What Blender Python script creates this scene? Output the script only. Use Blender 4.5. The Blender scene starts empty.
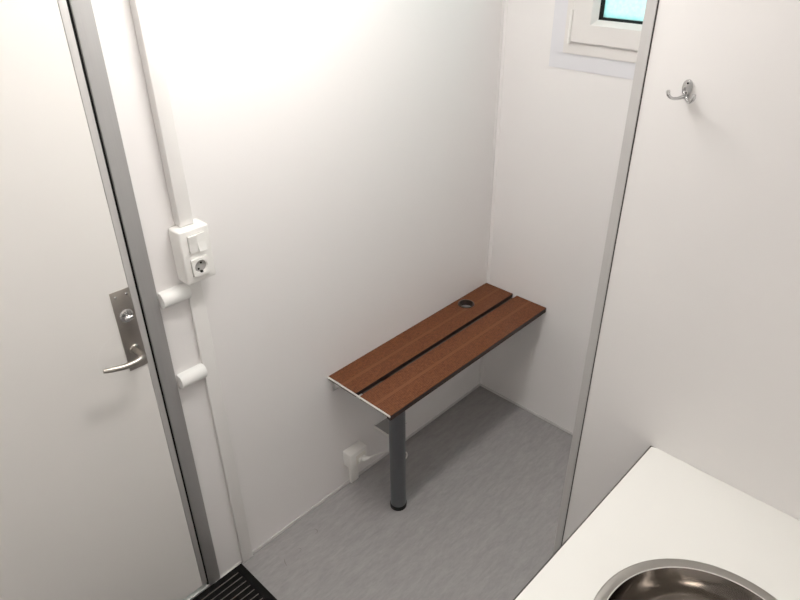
import bpy, bmesh, math, random
from mathutils import Vector, Matrix

scene = bpy.context.scene
COL = scene.collection
random.seed(4)

# ------------------------------------------------------------------ helpers
def link(o, parent=None):
    COL.objects.link(o)
    if parent is not None:
        o.parent = parent
    return o

def tag(o, label=None, cat=None, group=None, kind=None):
    if label: o['label'] = label
    if cat: o['category'] = cat
    if group: o['group'] = group
    if kind: o['kind'] = kind
    return o

def empty(name, label=None, cat=None, loc=(0, 0, 0), kind=None, group=None):
    o = bpy.data.objects.new(name, None)
    o.empty_display_size = 0.05
    o.location = loc
    link(o)
    return tag(o, label, cat, group, kind)

def finish(name, bm, material, parent=None, smooth=False, angle=40):
    """link a bmesh given in world coordinates as ONE mesh object"""
    bmesh.ops.recalc_face_normals(bm, faces=bm.faces)
    if LEAN['on']:      # door and frame sheared a few millimetres to follow lens distortion
        for v in bm.verts: v.co.y += -.012 + .0066 * v.co.z
    if LEAN['x']:
        for v in bm.verts: v.co.x += .0040 * (v.co.z - .4)
    if parent is not None:
        off = Vector((0, 0, 0))
        p = parent
        while p is not None:
            off += p.location
            p = p.parent
        bmesh.ops.translate(bm, vec=-off, verts=bm.verts)
    me = bpy.data.meshes.new(name)
    if smooth:
        lim = math.radians(angle)
        for f in bm.faces: f.smooth = True
        for e in bm.edges:
            if len(e.link_faces) == 2 and e.calc_face_angle(0) > lim:
                e.smooth = False
    bm.to_mesh(me)
    bm.free()
    mats = material if isinstance(material, (list, tuple)) else [material]
    for m in mats: me.materials.append(m)
    o = bpy.data.objects.new(name, me)
    return link(o, parent)

LEAN = {'on': False, 'x': False}
def B(): return bmesh.new()

def add_box(bm, x0, x1, y0, y1, z0, z1, bev=0.0, seg=2, mi=0):
    t = bmesh.new()
    bmesh.ops.create_cube(t, size=1)
    for v in t.verts:
        v.co = Vector(((x0 + x1) / 2 + v.co.x * (x1 - x0), (y0 + y1) / 2 + v.co.y * (y1 - y0), (z0 + z1) / 2 + v.co.z * (z1 - z0)))
    if bev > 0:
        bmesh.ops.bevel(t, geom=list(t.edges), offset=bev, segments=seg, affect='EDGES', profile=0.5)
    for f in t.faces: f.material_index = mi
    merge(bm, t)

def merge(bm, t):
    me = bpy.data.meshes.new('tmp')
    t.to_mesh(me); t.free()
    bm.from_mesh(me)
    bpy.data.meshes.remove(me)

def frame_of(d):
    d = d.normalized()
    a = Vector((0, 0, 1)) if abs(d.z) < 0.9 else Vector((1, 0, 0))
    u = d.cross(a).normalized()
    return u, d.cross(u).normalized()

def catmull(pts, n=8):
    P = [Vector(p) for p in pts]
    P = [P[0] * 2 - P[1]] + P + [P[-1] * 2 - P[-2]]
    out = []
    for i in range(1, len(P) - 2):
        for k in range(n):
            t = k / n
            a, b, c, d = P[i - 1], P[i], P[i + 1], P[i + 2]
            out.append(0.5 * ((2 * b) + (c - a) * t + (2 * a - 5 * b + 4 * c - d) * t * t + (3 * b - a - 3 * c + d) * t ** 3))
    out.append(P[-2])
    return out

def add_tube(bm, pts, rad, seg=16, cap=True, flat=None):
    """tube along pts; rad a number or a list; flat=(ru, rv) scales the section"""
    pts = [Vector(p) for p in pts]
    n = len(pts)
    if not isinstance(rad, (list, tuple)): rad = [rad] * n
    rings = []
    u = None
    for i, p in enumerate(pts):
        d = (pts[min(i + 1, n - 1)] - pts[max(i - 1, 0)]).normalized()
        if u is None:
            u, v = frame_of(d)
        else:
            u = (u - d * u.dot(d)).normalized()
            v = d.cross(u)
        fu, fv = flat or (1, 1)
        rings.append([bm.verts.new(p + (u * math.cos(2 * math.pi * k / seg) * fu + v * math.sin(2 * math.pi * k / seg) * fv) * rad[i]) for k in range(seg)])
    for a, b in zip(rings, rings[1:]):
        for k in range(seg):
            bm.faces.new((a[k], a[(k + 1) % seg], b[(k + 1) % seg], b[k]))
    if cap:
        bm.faces.new(rings[0][::-1]); bm.faces.new(rings[-1])

def interp(vals, n):
    out = []
    m = len(vals) - 1
    for i in range(n):
        t = i / (n - 1) * m
        k = min(int(t), m - 1)
        out.append(vals[k] * (1 - t + k) + vals[k + 1] * (t - k))
    return out

def add_lathe(bm, prof, loc, axis='z', seg=48, close=False, mi=0):
    """prof = [(r, h), ...] turned about an axis through loc"""
    rings = []
    for r, h in prof:
        ring = []
        for k in range(seg):
            a = 2 * math.pi * k / seg
            c, s = math.cos(a) * r, math.sin(a) * r
            q = {'z': (c, s, h), 'x': (h, c, s), 'y': (s, h, c)}[axis]
            ring.append(bm.verts.new(Vector(q) + Vector(loc)))
        rings.append(ring)
    prs = list(zip(rings, rings[1:]))
    if close: prs.append((rings[-1], rings[0]))
    for a, b in prs:
        for k in range(seg):
            f = bm.faces.new((a[k], a[(k + 1) % seg], b[(k + 1) % seg], b[k]))
            f.material_index = mi
    if not close:
        bm.faces.new(rings[0][::-1]).material_index = mi
        bm.faces.new(rings[-1]).material_index = mi

def add_prism(bm, poly, lo, hi, axis='x', bev=0):
    """polygon in the two other axes, extruded along axis"""
    def P(a, b, h): return {'x': (h, a, b), 'y': (a, h, b), 'z': (a, b, h)}[axis]
    t = bmesh.new()
    A = [t.verts.new(P(a, b, lo)) for a, b in poly]
    Bv = [t.verts.new(P(a, b, hi)) for a, b in poly]
    t.faces.new(A[::-1]); t.faces.new(Bv)
    for i in range(len(A)):
        j = (i + 1) % len(A)
        t.faces.new((A[i], A[j], Bv[j], Bv[i]))
    if bev: bmesh.ops.bevel(t, geom=list(t.edges), offset=bev, segments=2, affect='EDGES', profile=0.5)
    merge(bm, t)

def add_ring_xz(bm, o, i, y_o0, y_o1, y_i=None):
    """rectangular ring in the xz plane. o,i = (x0,x1,z0,z1); from back y_o0 to front y_o1 (front = -y); y_i = front depth at inner edge"""
    if y_i is None: y_i = y_o1
    def c(r, y): return [bm.verts.new((x, y, z)) for x, z in ((r[0], r[2]), (r[1], r[2]), (r[1], r[3]), (r[0], r[3]))]
    ob, of, inn, ib = c(o, y_o0), c(o, y_o1), c(i, y_i), c(i, y_o0)
    for k in range(4):
        j = (k + 1) % 4
        for a, b in ((ob, of), (of, inn), (inn, ib), (ib, ob)):
            bm.faces.new((a[k], a[j], b[j], b[k]))

# ---------------------------------------------------------------- materials
def srgb(r, g, b):
    def f(c):
        c /= 255
        return c / 12.92 if c <= 0.04045 else ((c + 0.055) / 1.055) ** 2.4
    return (f(r), f(g), f(b), 1)

def mat(name, col, rough=0.5, metal=0.0, noise=0.0, scale=20, bump=0.0, bscale=200, spec=0.5, stretch=(1, 1, 1), coat=0.0):
    m = bpy.data.materials.new(name)
    m.use_nodes = True
    nt = m.node_tree
    p = nt.nodes['Principled BSDF']
    p.inputs['Base Color'].default_value = col
    p.inputs['Roughness'].default_value = rough
    p.inputs['Metallic'].default_value = metal
    p.inputs['Specular IOR Level'].default_value = spec
    p.inputs['Coat Weight'].default_value = coat
    tc = nt.nodes.new('ShaderNodeTexCoord')
    mp = nt.nodes.new('ShaderNodeMapping')
    mp.inputs['Scale'].default_value = stretch
    nt.links.new(tc.outputs['Object'], mp.inputs['Vector'])
    nz = nt.nodes.new('ShaderNodeTexNoise')
    nz.inputs['Scale'].default_value = scale
    nz.inputs['Detail'].default_value = 4
    nt.links.new(mp.outputs['Vector'], nz.inputs['Vector'])
    mx = nt.nodes.new('ShaderNodeMix'); mx.data_type = 'RGBA'
    k = 1 - noise
    mx.inputs['A'].default_value = (col[0] * k, col[1] * k, col[2] * k, 1)
    k = 1 + noise
    mx.inputs['B'].default_value = (min(col[0] * k, 1), min(col[1] * k, 1), min(col[2] * k, 1), 1)
    nt.links.new(nz.outputs['Fac'], mx.inputs['Factor'])
    nt.links.new(mx.outputs['Result'], p.inputs['Base Color'])
    if bump > 0:
        n2 = nt.nodes.new('ShaderNodeTexNoise')
        n2.inputs['Scale'].default_value = bscale
        nt.links.new(mp.outputs['Vector'], n2.inputs['Vector'])
        bp = nt.nodes.new('ShaderNodeBump')
        bp.inputs['Strength'].default_value = bump
        bp.inputs['Distance'].default_value = 0.001
        nt.links.new(n2.outputs['Fac'], bp.inputs['Height'])
        nt.links.new(bp.outputs['Normal'], p.inputs['Normal'])
    m['p'] = p.name
    return m

M = {}
M['wall'] = mat('white laminate', (0.815, 0.795, 0.785, 1), 0.34, noise=0.015, scale=3, bump=0.02, bscale=60, spec=0.4)
M['panel'] = mat('white partition laminate', (0.745, 0.73, 0.72, 1), 0.3, noise=0.02, scale=3, bump=0.02, bscale=60, spec=0.4)
M['ceil'] = mat('white ceiling', (0.85, 0.84, 0.82, 1), 0.6, noise=0.01)
M['leaf'] = mat('white door laminate', (0.79, 0.77, 0.74, 1), 0.36, noise=0.02, scale=3, bump=0.02, bscale=60, spec=0.4)
M['plastic'] = mat('white plastic', (0.83, 0.82, 0.79, 1), 0.32, noise=0.01)
M['plastic2'] = mat('matte white plastic', (0.80, 0.80, 0.78, 1), 0.5, noise=0.02, scale=15)
M['duct'] = mat('duct plastic', (0.77, 0.755, 0.735, 1), 0.4, noise=0.01)
M['cream'] = mat('aged white plastic', (0.74, 0.72, 0.66, 1), 0.4, noise=0.02)
M['upvc'] = mat('window plastic', (0.72, 0.695, 0.675, 1), 0.35, noise=0.01)
M['casing'] = mat('bluish white casing', (0.70, 0.70, 0.735, 1), 0.4, noise=0.01)
M['alu'] = mat('satin aluminium', (0.54, 0.53, 0.52, 1), 0.42, 0.35, noise=0.05, scale=8, stretch=(40, 40, 1))
M['alu_dark'] = mat('grey aluminium', (0.33, 0.325, 0.32, 1), 0.45, 0.35, noise=0.05, scale=8, stretch=(40, 40, 1))
M['alu_bright'] = mat('light aluminium', (0.62, 0.61, 0.59, 1), 0.35, 0.5, noise=0.04)
M['steel'] = mat('brushed steel', (0.42, 0.39, 0.355, 1), 0.3, 1.0, noise=0.06, scale=12, stretch=(1, 30, 30))
M['chrome'] = mat('polished chrome', (0.56, 0.56, 0.56, 1), 0.1, 1.0, noise=0.02)
M['lip'] = mat('lip highlight', (0.80, 0.79, 0.77, 1), 0.25, 0.9, noise=0.02)  # brighter steel, carries the rim's highlight in its colour
M['rim'] = mat('satin steel rim', (0.34, 0.325, 0.30, 1), 0.36, 1.0, noise=0.06, scale=30)
M['bowl'] = mat('polished steel bowl', (0.38, 0.355, 0.33, 1), 0.09, 1.0, noise=0.04, scale=30)
M['black'] = mat('black rubber', (0.003, 0.003, 0.003, 1), 0.6, spec=.2, noise=0.1)
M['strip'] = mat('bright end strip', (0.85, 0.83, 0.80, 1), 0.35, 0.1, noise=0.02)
M['grommet'] = mat('dark brown plastic', (0.018, 0.010, 0.007, 1), 0.35, noise=0.1)
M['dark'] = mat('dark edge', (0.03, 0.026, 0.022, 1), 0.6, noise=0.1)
M['leg'] = mat('grey lacquered steel', (0.085, 0.09, 0.098, 1), 0.38, 0.25, noise=0.05)
M['counter'] = mat('off white worktop', (0.72, 0.72, 0.685, 1), 0.42, noise=0.015, scale=6, bump=0.03, bscale=400)
M['mat_black'] = mat('black door mat', (0.003, 0.003, 0.003, 1), 0.85, spec=.15, noise=0.3, scale=200, bump=0.5, bscale=400)
M['mat_bar'] = mat('grey mat bar', (0.20, 0.18, 0.16, 1), 0.5, 0.2, noise=0.5, scale=150)
M['shade'] = mat('painted socket shade', (0.36, 0.35, 0.335, 1), 0.45, noise=0.01)  # shade colour painted into the socket well and switch gaps
M['line'] = mat('sealant', (0.62, 0.605, 0.595, 1), 0.5, noise=0.02)

# floor: grey vinyl with streaky mottling
def floor_material():
    m = mat('grey vinyl floor', srgb(140, 136, 135), 0.5, noise=0.0)
    nt = m.node_tree
    p = nt.nodes['Principled BSDF']
    tc = nt.nodes['Texture Coordinate']
    def nz(sc, stretch, rot, det=5, rough=.6):
        mp = nt.nodes.new('ShaderNodeMapping'); mp.inputs['Scale'].default_value = stretch
        mp.inputs['Rotation'].default_value = (0, 0, rot)
        nt.links.new(tc.outputs['Object'], mp.inputs['Vector'])
        n = nt.nodes.new('ShaderNodeTexNoise'); n.inputs['Scale'].default_value = sc
        n.inputs['Detail'].default_value = det; n.inputs['Roughness'].default_value = rough
        n.inputs['Distortion'].default_value = 0.4
        nt.links.new(mp.outputs['Vector'], n.inputs['Vector'])
        return n
    a = nz(16, (3.4, .8, 1), .12)
    b = nz(60, (2.6, .8, 1), -.15, 3)
    ad = nt.nodes.new('ShaderNodeMath'); ad.operation = 'MULTIPLY_ADD'
    nt.links.new(b.outputs['Fac'], ad.inputs[0]); ad.inputs[1].default_value = .55
    nt.links.new(a.outputs['Fac'], ad.inputs[2])
    rp = nt.nodes.new('ShaderNodeValToRGB')
    e = rp.color_ramp.elements
    e[0].position = .50; e[0].color = (.252, .243, .246, 1)
    e[1].position = 1.02; e[1].color = (.335, .322, .320, 1)
    nt.links.new(ad.outputs[0], rp.inputs['Fac'])
    nt.links.new(rp.outputs['Color'], p.inputs['Base Color'])
    p.inputs['Roughness'].default_value = .55
    p.inputs['Specular IOR Level'].default_value = .3
    return m
M['floor'] = floor_material()
M['scuff'] = mat('scuff', (.16, .14, .135, 1), .5, noise=.2)

# bench boards: reddish brown composite, ribbed along their length, stippled, with a smooth band mid-board
def plank_material():
    m = mat('brown composite board', (.16, .07, .04, 1), .55, noise=0)
    nt = m.node_tree
    p = nt.nodes['Principled BSDF']
    tc = nt.nodes['Texture Coordinate']
    sep = nt.nodes.new('ShaderNodeSeparateXYZ'); nt.links.new(tc.outputs['Object'], sep.inputs[0])
    def math_(op, a, b=None):
        n = nt.nodes.new('ShaderNodeMath'); n.operation = op
        for i, v in enumerate((a, b)):
            if v is None: continue
            if isinstance(v, (int, float)): n.inputs[i].default_value = v
            else: nt.links.new(v, n.inputs[i])
        return n.outputs[0]
    # distance of x from each board's middle (.0655 and .2125): boards are built in bench space
    d1 = math_('ABSOLUTE', math_('SUBTRACT', sep.outputs['X'], .0665))
    d2 = math_('ABSOLUTE', math_('SUBTRACT', sep.outputs['X'], .2105))
    d = math_('MINIMUM', d1, d2)
    band = math_('LESS_THAN', d, .0055)
    rib = math_('SINE', math_('MULTIPLY', sep.outputs['X'], 2 * math.pi / .0055))
    n = nt.nodes.new('ShaderNodeTexNoise'); n.inputs['Scale'].default_value = 260; n.inputs['Detail'].default_value = 3
    mp = nt.nodes.new('ShaderNodeMapping'); mp.inputs['Scale'].default_value = (1, .45, 1)
    nt.links.new(tc.outputs['Object'], mp.inputs[0]); nt.links.new(mp.outputs[0], n.inputs['Vector'])
    f = math_('MULTIPLY_ADD', rib, .16); nt.nodes[-1].inputs[2].default_value = .42
    f2 = math_('ADD', f, math_('MULTIPLY', math_('SUBTRACT', n.outputs['Fac'], .5), 1.0))
    rp = nt.nodes.new('ShaderNodeValToRGB')
    e = rp.color_ramp.elements
    e[0].position = 0; e[0].color = (.046, .0135, .0048, 1)
    e[1].position = 1; e[1].color = (.215, .070, .027, 1)
    nt.links.new(f2, rp.inputs[0])
    mx = nt.nodes.new('ShaderNodeMix'); mx.data_type = 'RGBA'
    nt.links.new(band, mx.inputs['Factor'])
    nt.links.new(rp.outputs[0], mx.inputs['A'])
    mx.inputs['B'].default_value = (.150, .052, .0215, 1)
    nt.links.new(mx.outputs['Result'], p.inputs['Base Color'])
    bp = nt.nodes.new('ShaderNodeBump'); bp.inputs['Strength'].default_value = .35; bp.inputs['Distance'].default_value = .0015
    nt.links.new(f2, bp.inputs['Height']); nt.links.new(bp.outputs[0], p.inputs['Normal'])
    p.inputs['Specular IOR Level'].default_value = .15
    return m
M['plank'] = plank_material()
M['plank_edge'] = mat('dark board edge', (.014, .005, .0035, 1), .6, noise=.2, scale=80)

# door leaf: faint worn arc swept around the lever
def leaf_material():
    m = M['leaf']
    nt = m.node_tree
    p = nt.nodes['Principled BSDF']
    g = nt.nodes.new('ShaderNodeNewGeometry')
    mp = nt.nodes.new('ShaderNodeVectorMath'); mp.operation = 'DISTANCE'
    mp.inputs[1].default_value = (0, -1.425, .912)
    nt.links.new(g.outputs['Position'], mp.inputs[0])
    s = nt.nodes.new('ShaderNodeMath'); s.operation = 'SUBTRACT'; nt.links.new(mp.outputs['Value'], s.inputs[0]); s.inputs[1].default_value = .063
    ab = nt.nodes.new('ShaderNodeMath'); ab.operation = 'ABSOLUTE'; nt.links.new(s.outputs[0], ab.inputs[0])
    r = nt.nodes.new('ShaderNodeMapRange'); nt.links.new(ab.outputs[0], r.inputs[0])
    r.inputs[1].default_value = .0006; r.inputs[2].default_value = .0022; r.inputs[3].default_value = .22; r.inputs[4].default_value = 0
    mx = nt.nodes.new('ShaderNodeMix'); mx.data_type = 'RGBA'
    src = p.inputs['Base Color'].links[0].from_socket
    nt.links.new(r.outputs[0], mx.inputs['Factor']); nt.links.new(src, mx.inputs['A']); mx.inputs['B'].default_value = (.86, .85, .83, 1)
    nt.links.new(mx.outputs['Result'], p.inputs['Base Color'])
leaf_material()

# frosted pane: translucent, pebbled
def pane_material():
    m = bpy.data.materials.new('frosted glass'); m.use_nodes = True
    nt = m.node_tree; nt.nodes.clear()
    out = nt.nodes.new('ShaderNodeOutputMaterial')
    tr = nt.nodes.new('ShaderNodeBsdfTranslucent')
    gl = nt.nodes.new('ShaderNodeBsdfGlossy'); gl.inputs['Roughness'].default_value = .25
    tc = nt.nodes.new('ShaderNodeTexCoord')
    vo = nt.nodes.new('ShaderNodeTexNoise'); vo.inputs['Scale'].default_value = 130; vo.inputs['Detail'].default_value = 2
    nt.links.new(tc.outputs['Object'], vo.inputs['Vector'])
    rp = nt.nodes.new('ShaderNodeValToRGB'); e = rp.color_ramp.elements
    e[0].position = .3; e[0].color = (.62, .88, .86, 1); e[1].position = .75; e[1].color = (.80, 1, .97, 1)
    nt.links.new(vo.outputs['Fac'], rp.inputs[0]); nt.links.new(rp.outputs[0], tr.inputs['Color'])
    mx = nt.nodes.new('ShaderNodeMixShader'); mx.inputs[0].default_value = .05
    nt.links.new(tr.outputs[0], mx.inputs[1]); nt.links.new(gl.outputs[0], mx.inputs[2])
    nt.links.new(mx.outputs[0], out.inputs['Surface'])
    return m
M['pane'] = pane_material()

def lamp_material(strength):
    m = bpy.data.materials.new('lit diffuser'); m.use_nodes = True
    p = m.node_tree.nodes['Principled BSDF']
    p.inputs['Base Color'].default_value = (.9, .9, .88, 1)
    p.inputs['Emission Color'].default_value = (1.0, .955, .915, 1)
    p.inputs['Emission Strength'].default_value = strength
    return m

# ------------------------------------------------------------- the setting
H = 2.12
XR, YF = 1.72, -2.75      # right wall, wall behind the camera
WX0, WX1, WZ0, WZ1 = .25, .86, 1.44, 1.98   # window opening

bm = B(); add_box(bm, -.06, XR + .06, YF - .06, .06, -.05, 0)
floor = tag(finish('floor', bm, M['floor']), kind='structure')
def scuff(pts, r):
    bm = B(); c = catmull(pts, 5)
    add_tube(bm, c, interp([r * .5, r, r * .4], len(c)), 6, flat=(1, .25))
    return finish('scuff_mark', bm, M['scuff'], floor, True)
scuff([(.094, -1.143, .0004), (.103, -1.149, .0004), (.119, -1.154, .0004)], .0012)
scuff([(.070, -1.000, .0004), (.078, -.996, .0004), (.088, -1.000, .0004), (.088, -1.010, .0004)], .0010)
scuff([(.095, -1.086, .0004), (.101, -1.081, .0004), (.107, -1.091, .0004)], .0008)

bm = B(); add_box(bm, -.06, XR + .06, YF - .06, .06, H, H + .05)
tag(finish('ceiling', bm, M['ceil']), kind='structure')

DY0, DY1, DZ = -2.40, -1.340, 2.03      # door opening in the left wall
bm = B()
add_box(bm, -.06, 0, DY1, .06, 0, H)
add_box(bm, -.06, 0, YF, DY0, 0, H)
add_box(bm, -.06, 0, DY0, DY1, DZ, H)
tag(finish('wall_left', bm, M['wall']), kind='structure')

bm = B()
add_box(bm, 0, WX0, 0, .06, 0, H)
add_box(bm, WX1, XR, 0, .06, 0, H)
add_box(bm, WX0, WX1, 0, .06, 0, WZ0)
add_box(bm, WX0, WX1, 0, .06, WZ1, H)
tag(finish('wall_back', bm, M['wall']), kind='structure')
bm = B(); add_box(bm, XR, XR + .06, YF, .06, 0, H)
tag(finish('wall_right', bm, M['wall']), kind='structure')
bm = B(); add_box(bm, -.06, XR + .06, YF - .06, YF, 0, H)
tag(finish('wall_front', bm, M['wall']), kind='structure')

# sealant bead and corner strip
bm = B(); add_box(bm, 0, .004, -1.203, 0, 0, .012, .001)
tag(finish('baseboard_left', bm, M['line']), kind='structure')
bm = B(); add_box(bm, .004, XR, -.004, 0, 0, .010, .001)
tag(finish('baseboard_back', bm, M['line']), kind='structure')
bm = B(); add_prism(bm, [(0, 0), (.012, 0), (.012, -.002), (.003, -.004), (.002, -.012), (0, -.012)], .012, H - .001, 'z')
tag(finish('trim_1', bm, M['wall']), kind='structure')

# partition with its aluminium edge profile
PX, PY = .8400, -.805
part = tag(empty('wall_partition', loc=(PX, PY, 0)), kind='structure')
LEAN['x'] = True
bm = B(); add_box(bm, PX + .004, XR - .002, PY, PY + .040, .004, H)
finish('partition_panel', bm, M['panel'], part)
bm = B()
add_box(bm, PX, PX + .0180, PY - .0022, PY + .0422, .0, H - .001, .0006)
tag(finish('edge_profile', bm, M['alu'], part), 'grey aluminium strip along the free edge')
bm = B(); add_box(bm, PX + .0180, PX + .0200, PY - .0006, PY, .0, H - .001)  # dark strip painted as the profile's shadow line on the panel
finish('profile_shadow_line', bm, M['dark'], part)
LEAN['x'] = False

# door
LEAN['on'] = True
door = tag(empty('door_1', loc=(0, DY0, 0)), kind='structure')
bm = B(); add_box(bm, -.045, 0, DY0 + .012, -1.372, .022, 2.0)
finish('door_leaf', bm, M['leaf'], door)
bm = B(); add_box(bm, -.046, .002, -1.3715, -1.3562, .022, 2.0, .0015)
tag(finish('edge_profile', bm, M['alu'], door, True), 'grey aluminium edge of the door leaf')
bm = B(); add_box(bm, -.03, .0015, -1.3562, -1.3513, .010, 2.0)
finish('gasket', bm, M['black'], door)
# lock plate
LEAN['on'] = False
plate_bm = B(); add_box(plate_bm, 0, .003, -1.4225, -1.3765, .866, 1.0785, .0012)
plate = tag(finish('lock_plate', plate_bm, M['steel'], door, True), 'brushed steel lock plate')
for y, z in ((-1.412, 1.066), (-1.387, 1.066)):
    bm = B(); add_lathe(bm, [(.0028, .0025), (.0028, .0042), (.0015, .005)], (0, y, z), 'x', 12)
    finish('screw', bm, M['chrome'], plate, True)
bm = B()
add_lathe(bm, [(.0165, .003), (.0165, .006), (.015, .007), (.006, .007)], (0, -1.3985, 1.0135), 'x', 32)
add_tube(bm, [(.006, -1.3985, 1.0135), (.020, -1.3985, 1.0135)], .0055, 12)
add_box(bm, .014, .024, -1.4095, -1.3895, 1.0095, 1.0185, .003, 3)
tag(finish('thumb_turn', bm, M['chrome'], plate, True), 'shiny thumb turn')
bm = B()
add_lathe(bm, [(.0125, .003), (.0125, .006), (.0105, .008), (.006, .008)], (0, -1.400, .921), 'x', 32)
c = catmull([(.004, -1.400, .921), (.026, -1.400, .921), (.043, -1.4015, .9212), (.052, -1.409, .921), (.0545, -1.424, .920), (.054, -1.450, .921), (.050, -1.480, .926), (.047, -1.494, .929)], 8)
add_tube(bm, c, interp([.0072, .0072, .0076, .0078, .0075, .0068, .006, .0048], len(c)), 16, flat=(1.0, 1.0))
finish('lever_handle', bm, M['steel'], plate, True)
LEAN['on'] = True

bm = B()
add_box(bm, -.055,   .0070, -1.3515, -1.3135, 0, 2.045, .0012)
add_box(bm, -.055, .0070, DY0 - .01, DY0 + .030, 0, 2.045, .0012)
add_box(bm, -.055, .0070, DY0 + .010, -1.3515, 2.005, 2.045, .0012)
fr = tag(finish('trim_2', bm, M['alu_dark'], None, True), kind='structure')
LEAN['on'] = False
bm = B()
add_box(bm, -.05, .006, DY0 + .012, -1.3515, 0, .010, .0015)
add_box(bm, -.002, .008, -1.3515, -1.2495, 0, .006, .001)
tag(finish('trim_3', bm, M['alu_bright'], None, True), kind='structure')

# window
win = tag(empty('window_1', loc=((WX0 + WX1) / 2, 0, WZ0)), kind='structure')
WR = .925
bm = B(); add_ring_xz(bm, (.185, WR, 1.369, 2.05), (.2325, WR - .0475, 1.4165, 2.0025), .0, -.003)
tag(finish('window_casing', bm, M['casing'], win), 'bluish white flat surround')
bm = B(); add_ring_xz(bm, (.2325, WR - .0475, 1.4165, 2.0025), (.276, WR - .091, 1.458, 1.959), .02, -.008)
finish('window_frame', bm, M['upvc'], win)
SX0, SX1, SZ0, SZ1 = .259, WR - .074, 1.451, 1.966
bm = B()
add_ring_xz(bm, (SX0, SX1, SZ0, SZ1), (SX0 + .004, SX1 - .004, SZ0 + .004, SZ1 - .004), -.0085, -.018, -.022)
add_ring_xz(bm, (SX0 + .004, SX1 - .004, SZ0 + .004, SZ1 - .004), (.3215, WR - .1365, 1.5045, 1.9125), -.0085, -.022)
sash = finish('sash', bm, M['upvc'], win)
bm = B(); add_ring_xz(bm, (.3215, WR - .1365, 1.5045, 1.9125), (.3365, WR - .1515, 1.5185, 1.8985), .018, -.0205, -.006)
finish('glazing_bead', bm, M['upvc'], sash)
bm = B(); add_ring_xz(bm, (.3365, WR - .1515, 1.5185, 1.8985), (.3455, WR - .1605, 1.5255, 1.8915), .018, -.006, .000)
finish('gasket', bm, M['black'], sash)
bm = B(); add_box(bm, .338, WR - .153, .004, .010, 1.520, 1.897)
tag(finish('pane', bm, M['pane'], sash), 'frosted turquoise pane')
bm = B()
add_tube(bm, [(.2565, -.021, 1.4475), (.2565, -.021, 1.4630)], .0045, 14)
add_tube(bm, [(.2565, -.021, 1.4645), (.2565, -.021, 1.540)], .0045, 14)
finish('hinge', bm, M['plastic'], win, True)

# ------------------------------------------------------------------- bench
BX, BL, BZ = .2805, -.8340, .5175
bench = empty('bench', 'low changing bench with two reddish brown ribbed boards on one grey leg', 'bench', (0, 0, 0))
TH = .014
def plank(x0, x1, hole=None):
    bm = B()
    t = bmesh.new()
    y0, y1 = BL + .0032, -.004
    if hole:
        hx, hy, hr = hole
        N = 48
        def border(a):
            dx, dy = math.cos(a), math.sin(a)
            return dx, dy
        # outer boundary sampled radially from the hole centre, so the quads stay convex
        angs = sorted([2 * math.pi * k / N for k in range(N)] + [math.atan2(cy - hy, cx - hx) % (2 * math.pi) for cx in (x0, x1) for cy in (y0, y1)])
        tops, bots = [], []
        for z in (BZ, BZ - TH):
            inn, out = [], []
            for a in angs:
                dx, dy = math.cos(a), math.sin(a)
                s = min([(x1 - hx) / dx if dx > 1e-9 else 9, (x0 - hx) / dx if dx < -1e-9 else 9, (y1 - hy) / dy if dy > 1e-9 else 9, (y0 - hy) / dy if dy < -1e-9 else 9])
                inn.append(t.verts.new((hx + dx * hr, hy + dy * hr, z)))
                out.append(t.verts.new((hx + dx * s, hy + dy * s, z)))
            (tops if z == BZ else bots).extend([inn, out])
        n = len(angs)
        for k in range(n):
            j = (k + 1) % n
            t.faces.new((tops[0][k], tops[1][k], tops[1][j], tops[0][j]))
            t.faces.new((bots[0][k], bots[0][j], bots[1][j], bots[1][k]))
            f = t.faces.new((tops[1][k], bots[1][k], bots[1][j], tops[1][j])); f.material_index = 1
            f = t.faces.new((tops[0][k], tops[0][j], bots[0][j], bots[0][k])); f.material_index = 1
        merge(bm, t)
    else:
        t.free()
        add_box(bm, x0, x1, y0, y1, BZ - TH, BZ, .0012, 2)
        for f in bm.faces:
            if abs(f.normal.z) < .3: f.material_index = 1
    return finish('board', bm, [M['plank'], M['plank_edge']], bench)
HX, HY = .0455, -.186
plank(.0015, .1290, (HX, HY, .0275))
plank(.1475, BX, None)
bm = B()
add_lathe(bm, [(.0255, BZ - .02), (.0270, BZ - .02), (.0270, BZ), (.0315, BZ), (.0315, BZ + .0015), (.0295, BZ + .003), (.0265, BZ + .003), (.0255, BZ + .001)], (HX, HY, 0), 'z', 40, close=True)
finish('cable_grommet', bm, M['grommet'], bench, True)
# subframe: end angle, cross rails, long rails under the boards
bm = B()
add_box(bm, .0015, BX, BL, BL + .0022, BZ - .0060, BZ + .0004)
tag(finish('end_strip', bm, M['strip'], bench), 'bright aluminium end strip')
bm = B()
for y in (-.70, -.10):
    add_box(bm, .004, BX - .03, y - .015, y + .015, BZ - TH - .016, BZ - TH, .001)
add_box(bm, .125, .152, BL + .03, -.01, BZ - TH - .003, BZ - TH)
finish('support_rail', bm, M['dark'], bench)
bm = B()
add_box(bm, BX - .016, BX, BL + .0025, -.004, BZ - TH - .006, BZ - TH, .001)
finish('front_rail', bm, M['plank_edge'], bench)
for y in (-.812, -.03):
    bm = B()
    add_prism(bm, [(0, BZ - TH - .003), (.05, BZ - TH - .003), (.045, BZ - TH - .009), (.006, BZ - TH - .048), (0, BZ - TH - .048)], y, y + .004, 'y')
    add_box(bm, 0, .003, y - .006, y + .014, BZ - TH - .055, BZ - TH - .003)
    finish('wall_bracket', bm, M['alu'], bench)
LX, LY, LR = .2065, -.7295, .0272
bm = B()
add_lathe(bm, [(LR, .018), (LR, BZ - TH - .004)], (LX, LY, 0), 'z', 40)
leg = finish('leg', bm, M['leg'], bench, True)
bm = B()
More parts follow.
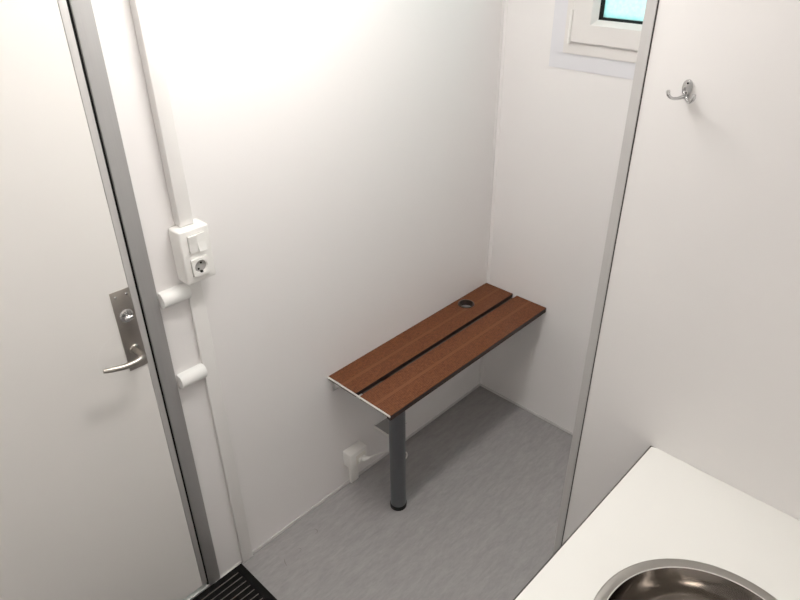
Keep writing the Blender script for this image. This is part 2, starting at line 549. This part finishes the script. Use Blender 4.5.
add_lathe(bm, [(LR - .002, 0), (LR + .0012, .002), (LR + .0018, .017), (LR - .001, .019)], (LX, LY, 0), 'z', 40)
tag(finish('foot', bm, M['black'], leg, True), 'black rubber foot')
bm = B()
add_box(bm, LX - .06, LX + .06, LY - .06, LY + .06, BZ - TH - .0045, BZ - TH - .0005, .001)
finish('leg_bracket', bm, M['alu_dark'], leg)

# ------------------------------------------------------- electrics, left wall
def trunk(name, y0, y1, z0, z1, d, label):
    bm = B()
    add_box(bm, 0, d * .62, y0, y1, z0, z1, .001, 2, 1)
    add_box(bm, d * .55, d, y0 - .0006, y1 + .0006, z0, z1, .0025, 3)
    return tag(finish(name, bm, [M['duct'], M['duct']], None, True), label, 'cable duct')
trunk('cable_trunking', -1.2385, -1.2045, 1.1850, H - .001, .027, 'white plastic cable duct running up the wall above the switch box')
trunk('cable_trunking', -1.2430, -1.2050, .0005, 1.0470, .010, 'flat white cable duct running from the switch box down to the door mat')

box = empty('switch_socket_box', 'white surface box with two rocker switches above a power socket', 'switch box', (0, -1.2175, 1.045))
bm = B(); add_box(bm, 0, .048, -1.2585, -1.1800, 1.0475, 1.1845, .006, 4)
finish('housing', bm, M['plastic'], box, True)
for i, (y0, y1) in enumerate(((-1.2385, -1.2180), (-1.2175, -1.1970))):
    bm = B()
    tilt = .0012 if i == 0 else -.0012
    add_prism(bm, [(.046, 1.1275), (.0515 + tilt, 1.1275), (.053, 1.148), (.0515 - tilt, 1.1690), (.046, 1.1690)], y0, y1, 'x') if False else None
    t = bmesh.new()
    prof = [(.046, 1.1300), (.0540 - tilt * 1.6, 1.1265), (.0530, 1.148), (.0540 + tilt * 1.6, 1.1690), (.046, 1.1690)]
    A = [t.verts.new((x, y0, z)) for x, z in prof]; C2 = [t.verts.new((x, y1, z)) for x, z in prof]
    t.faces.new(A); t.faces.new(C2[::-1])
    for k in range(5): t.faces.new((A[k], A[(k + 1) % 5], C2[(k + 1) % 5], C2[k]))
    merge(bm, t)
    finish('rocker_switch', bm, M['plastic'], box)
SY, SZ = -1.2195, 1.0885
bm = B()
add_box(bm, .047, .0487, -1.2392, -1.1963, 1.1292, 1.1698)  # grey plate painted as the shadow gap around the rockers
finish('switch_shadow_gap', bm, M['shade'], box)
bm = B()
add_box(bm, .047, .0487, SY - .0224, SY + .0224, SZ - .0224, SZ - .0200)  # grey strips painted as the shadow gap below and beside the socket
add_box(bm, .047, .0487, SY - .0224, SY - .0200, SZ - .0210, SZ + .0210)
finish('socket_shadow_gap', bm, M['shade'], box)
bm = B()
def square_with_hole(bm, x0, x1, cy, cz, half, r, N=40):
    angs = [2 * math.pi * (k + .5) / N for k in range(N)]
    def ring(x, fn): return [bm.verts.new((x, cy + fn(a)[0], cz + fn(a)[1])) for a in angs]
    sq = lambda a: tuple(max(-1, min(1, c * 1.0 / max(abs(math.cos(a)), abs(math.sin(a))))) * half for c in (math.cos(a), math.sin(a)))
    ci = lambda a: (math.cos(a) * r, math.sin(a) * r)
    ob, of, inf = ring(x0, sq), ring(x1, sq), ring(x1, ci)
    inb = ring(x1 - .0062, lambda a: (math.cos(a) * r * .93, math.sin(a) * r * .93))
    for a, b in ((ob, of), (of, inf), (inf, inb)):
        for k in range(N):
            j = (k + 1) % N
            bm.faces.new((a[k], a[j], b[j], b[k]))
    bm.faces.new(inb)
square_with_hole(bm, .046, .0545, SY, SZ, .0215, .0165)
sock = finish('socket_insert', bm, M['plastic'], box, True)
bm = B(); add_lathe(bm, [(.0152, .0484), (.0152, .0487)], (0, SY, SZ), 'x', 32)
tag(finish('socket_well', bm, M['shade'], sock), 'round socket well with painted shade')
for dy, dz in ((-.0055, -.0065), (.003, .007)):
    bm = B(); add_lathe(bm, [(.0026, .0486), (.0026, .0495)], (0, SY + dy, SZ + dz), 'x', 14)
    finish('pin_hole', bm, M['black'], sock)
bm = B(); add_box(bm, .0486, .0547, SY - .0035, SY + .0030, SZ - .0160, SZ - .0118, .0008)
finish('earth_clip', bm, M['black'], sock)

# two white tubes between the door frame and the duct
def tube_cover(z, label):
    bm = B()
    y0, y1 = -1.3155, -1.2415
    add_lathe(bm, [(.015, y0), (.0205, y0 + .001), (.0208, y0 + .003), (.0208, y1 - .004), (.0195, y1 - .001), (.016, y1)], (.0055, 0, z), 'y', 32)
    return tag(finish('tube_cover', bm, M['plastic2'], None, True), label, 'tube cover', 'white tubes beside the door frame')
tube_cover(1.0150, 'upper white horizontal tube, tucked just below the switch box beside the door frame')
tube_cover(.7735, 'lower white horizontal tube beside the door frame, level with the door lever')

# low socket box under the bench
low = empty('wall_socket', 'small white socket box low on the wall under the bench end', 'socket', (0, -.755, .10))
bm = B(); add_box(bm, 0, .041, -.796, -.716, .103, .168, .0035, 3)
finish('housing', bm, M['plastic'], low, True)
bm = B(); add_box(bm, 0, .012, -.775, -.737, .0005, .106, .002)
finish('duct_stub', bm, M['plastic'], low, True)
bm = B(); add_box(bm, .040, .043, -.770, -.726, .112, .150, .001)
finish('socket_face', bm, M['cream'], low, True)

cable = empty('power_cable', 'white cable plugged into the low socket and looping behind the grey bench leg', 'cable', (.044, -.745, .128))
bm = B()
add_box(bm, .043, .050, -.762, -.730, .1185, .1375, .004, 3)
c = [(.050, -.748, .128), (.056, -.742, .129), (.062, -.735, .131), (.066, -.728, .133)]
add_tube(bm, c, [.0085, .0085, .0065, .0045], 14)
finish('plug', bm, M['plastic'], cable, True)
c = catmull([(.062, -.735, .131), (.075, -.715, .139), (.088, -.690, .143), (.105, -.660, .142), (.130, -.637, .142), (.152, -.629, .142), (.163, -.642, .136), (.155, -.655, .128), (.130, -.645, .135), (.09, -.610, .165), (.072, -.60, .1795)], 8)
bm = B(); add_tube(bm, c, .0024, 10)
finish('cord', bm, M['plastic'], cable, True)

bm = B()
add_box(bm, 0, .075, -.640, -.545, .180, .1825)
add_box(bm, 0, .075, -.6405, -.6375, .180, .187)
wb = finish('wall_shelf_bracket', bm, M['alu_dark'])
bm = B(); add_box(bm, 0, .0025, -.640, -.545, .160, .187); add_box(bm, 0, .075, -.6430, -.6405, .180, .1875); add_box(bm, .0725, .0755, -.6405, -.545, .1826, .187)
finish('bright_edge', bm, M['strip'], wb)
tag(wb, 'small grey metal bracket on the wall half hidden behind the bench leg', 'bracket')

# ---------------------------------------------------------------- coat hook
hook = empty('coat_hook', 'small chrome double coat hook screwed to the white partition', 'hook', (.935, PY, 1.56))
bm = B()
poly = []
for k in range(28):
    a = 2 * math.pi * k / 28
    w = .0085 + .0025 * math.sin(a)
    poly.append((.9365 + math.cos(a) * w * .9 - .0006, 1.5598 + math.sin(a) * .0155))
add_prism(bm, poly, PY - .0035, PY, 'y', .0008)
finish('back_plate', bm, M['chrome'], hook, True)
for z in (1.5700, 1.5555):
    bm = B(); add_lathe(bm, [(.0028, PY - .0050), (.0028, PY - .003)], (.9365, 0, z), 'y', 14)
    s = finish('screw', bm, M['alu'], hook, True)
    bm = B(); add_lathe(bm, [(.0017, PY - .0055), (.0017, PY - .0045)], (.9365, 0, z), 'y', 10)
    finish('screw_recess', bm, M['black'], s)
def prong(pts):
    c = catmull(pts, 8)
    n = len(c)
    bm = B()
    add_tube(bm, c, interp([.0040, .0032, .0025, .0023, .0025, .0033, .0026], n), 14)
    finish('prong', bm, M['chrome'], hook, True)
prong([(.9345, PY - .002, 1.5495), (.930, PY - .014, 1.5475), (.9245, PY - .026, 1.5490), (.9200, PY - .031, 1.5545), (.9190, PY - .032, 1.5615)])
prong([(.9385, PY - .002, 1.5490), (.944, PY - .014, 1.5465), (.953, PY - .028, 1.5475), (.9595, PY - .034, 1.5535), (.961, PY - .034, 1.5620)])

# ------------------------------------------------------------ worktop, basin
CX, CZ, CY1 = 1.0120, .8575, -1.62
SXC, SYC, SR = 1.2805, -1.1715, .1765
HR = SR - .012   # hole in the worktop
bm = B()
x0, x1, y0, y1 = CX, XR, CY1, PY - .0005
N = 72
angs = sorted([2 * math.pi * k / N for k in range(N)] + [math.atan2(cy - SYC, cx - SXC) % (2 * math.pi) for cx in (x0, x1) for cy in (y0, y1)])
lv = []
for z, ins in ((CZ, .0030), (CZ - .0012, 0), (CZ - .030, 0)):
    inn, out = [], []
    for a in angs:
        dx, dy = math.cos(a), math.sin(a)
        s = min([(x1 - SXC) / dx if dx > 1e-9 else 9, (x0 + ins - SXC) / dx if dx < -1e-9 else 9, (y1 - SYC) / dy if dy > 1e-9 else 9, (y0 - SYC) / dy if dy < -1e-9 else 9])
        inn.append(bm.verts.new((SXC + dx * HR, SYC + dy * HR, z)))
        out.append(bm.verts.new((SXC + dx * s, SYC + dy * s, z)))
    lv.append((inn, out))
n = len(angs)
for k in range(n):
    j = (k + 1) % n
    bm.faces.new((lv[0][0][k], lv[0][1][k], lv[0][1][j], lv[0][0][j]))
    bm.faces.new((lv[2][0][k], lv[2][0][j], lv[2][1][j], lv[2][1][k]))
    for q in (0, 1):
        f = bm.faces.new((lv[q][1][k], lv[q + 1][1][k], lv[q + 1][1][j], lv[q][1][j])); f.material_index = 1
        bm.faces.new((lv[q][0][k], lv[q][0][j], lv[q + 1][0][j], lv[q + 1][0][k]))
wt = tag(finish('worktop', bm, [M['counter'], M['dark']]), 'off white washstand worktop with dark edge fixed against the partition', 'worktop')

basin = empty('wash_basin', 'round stainless steel basin sunk into the white worktop', 'sink', (SXC, SYC, CZ))
bm = B()
add_lathe(bm, [(SR, CZ + .0002), (SR - .001, CZ + .0022), (SR - .004, CZ + .0030), (SR - .0165, CZ + .0028), (SR - .0185, CZ + .0018), (SR - .0185, CZ + .0002)], (SXC, SYC, 0), 'z', 96, close=True)
tag(finish('rim', bm, M['rim'], basin, True, 50), 'matt steel rim')
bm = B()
add_tube(bm, [(SXC + math.cos(2 * math.pi * k / 96) * (SR - .0180), SYC + math.sin(2 * math.pi * k / 96) * (SR - .0180), CZ + .0022) for k in range(97)], .0011, 10)  # ring added as the highlight along the rim's inner bevel
tag(finish('lip_highlight', bm, M['lip'], basin, True), 'bright ring painted as the highlight on the inner lip')
bm = B()
R0 = SR - .0186
prof = []
for k in range(0, 21):
    a = k / 20 * math.pi / 2
    prof.append((.03 + (R0 - .03) * math.cos(a) ** .75 if k < 20 else .026, CZ + .0016 - .128 * math.sin(a) ** .9))
inner = prof
outer = [(r + .0012 if r > .03 else r, z - .0012) for r, z in prof][::-1]
add_lathe(bm, inner + outer, (SXC, SYC, 0), 'z', 96, close=True)
finish('bowl', bm, M['bowl'], basin, True, 60)
zb = CZ + .0016 - .128
bm = B(); add_lathe(bm, [(.027, zb - .02), (.033, zb + .001), (.031, zb + .004), (.022, zb + .003), (.012, zb + .001)], (SXC, SYC, 0), 'z', 40)
finish('drain', bm, M['chrome'], basin, True)

bm = B(); add_tube(bm, catmull([(SXC, SYC, zb - .018), (SXC, SYC, .45), (SXC, SYC, .0005)], 6), .016, 20)
finish('drain_pipe', bm, M['plastic'], basin, True)

# ----------------------------------------------------------------- door mat
MX0, MX1, MY0, MY1 = .009, .52, -2.30, -1.2505
dm = empty('door_mat', 'black ribbed door mat lying on the floor in front of the door', 'door mat', ((MX0 + MX1) / 2, (MY0 + MY1) / 2, 0))
bm = B()
add_box(bm, MX0, MX1, MY0, MY1, .0005, .0035)
for a in ((MX0, MX1, MY1 - .024, MY1), (MX0, MX1, MY0, MY0 + .024), (MX0, MX0 + .018, MY0 + .024, MY1 - .024), (MX1 - .018, MX1, MY0 + .024, MY1 - .024)):
    add_box(bm, *a, .0035, .0075)
finish('mat_body', bm, M['mat_black'], dm)
bm = B()
x = MX0 + .021
while x < MX1 - .03:
    add_box(bm, x - .0007, x + .0007, MY0 + .026, MY1 - .026, .0035, .0062)
    x += .0216
tag(finish('scraper_ribs', bm, M['mat_bar'], dm), 'thin grey lines across the black mat')

# -------------------------------------------------------- lamp on the ceiling
def ceiling_lamp(x, y, half_w, half_l, strength, label):
    lamp = empty('ceiling_lamp', label, 'lamp', (x, y, H))
    bm = B(); add_box(bm, x - half_w - .01, x + half_w + .01, y - half_l - .01, y + half_l + .01, H - .03, H - .0005, .006)
    finish('lamp_base', bm, M['plastic'], lamp, True)
    bm = B(); add_box(bm, x - half_w, x + half_w, y - half_l, y + half_l, H - .12, H - .031, .025, 4)
    finish('diffuser', bm, lamp_material(strength), lamp, True)
ceiling_lamp(.48, -.99, .055, .26, 37, 'glowing oblong white ceiling lamp between the bench wall and the partition')
ceiling_lamp(.62, -2.2, .055, .26, 8.5, 'added dimmer fill lamp on the ceiling nearer the wall facing the bench')  # unseen lamp added to lift the lower door and partition

# daylight beyond the window
w = bpy.data.worlds.new('daylight'); scene.world = w
w.use_nodes = True
bg = w.node_tree.nodes['Background']
bg.inputs[0].default_value = (.74, .95, .96, 1)
bg.inputs[1].default_value = 2.2

# ------------------------------------------------------------------- camera
F = 662.14
R = [[0.7218547711704716, 0.6919599130183915, -0.010824422109571519],
     [0.3503388722520144, -0.378874105098032, -0.8565728731843845],
     [-0.5968151840625477, 0.6145289995287002, -0.5159125360084222]]
cd = bpy.data.cameras.new('camera')
cd.sensor_fit = 'HORIZONTAL'; cd.sensor_width = 36
cd.lens = F / 800 * 36
cd.clip_start = .02
cam = bpy.data.objects.new('camera', cd); COL.objects.link(cam)
m = Matrix.Identity(4)
for i in range(3):
    m[i][0] = R[0][i]; m[i][1] = -R[1][i]; m[i][2] = -R[2][i]
m[0][3], m[1][3], m[2][3] = 1.34673309, -1.88257728, 1.81789577
cam.matrix_world = m
scene.camera = cam

scene.view_settings.view_transform = 'Standard'
scene.view_settings.look = 'None'
scene.view_settings.exposure = 0.09
scene.view_settings.gamma = 1.14
scene.cycles.use_denoising = True
scene.cycles.max_bounces = 10
scene.cycles.diffuse_bounces = 6
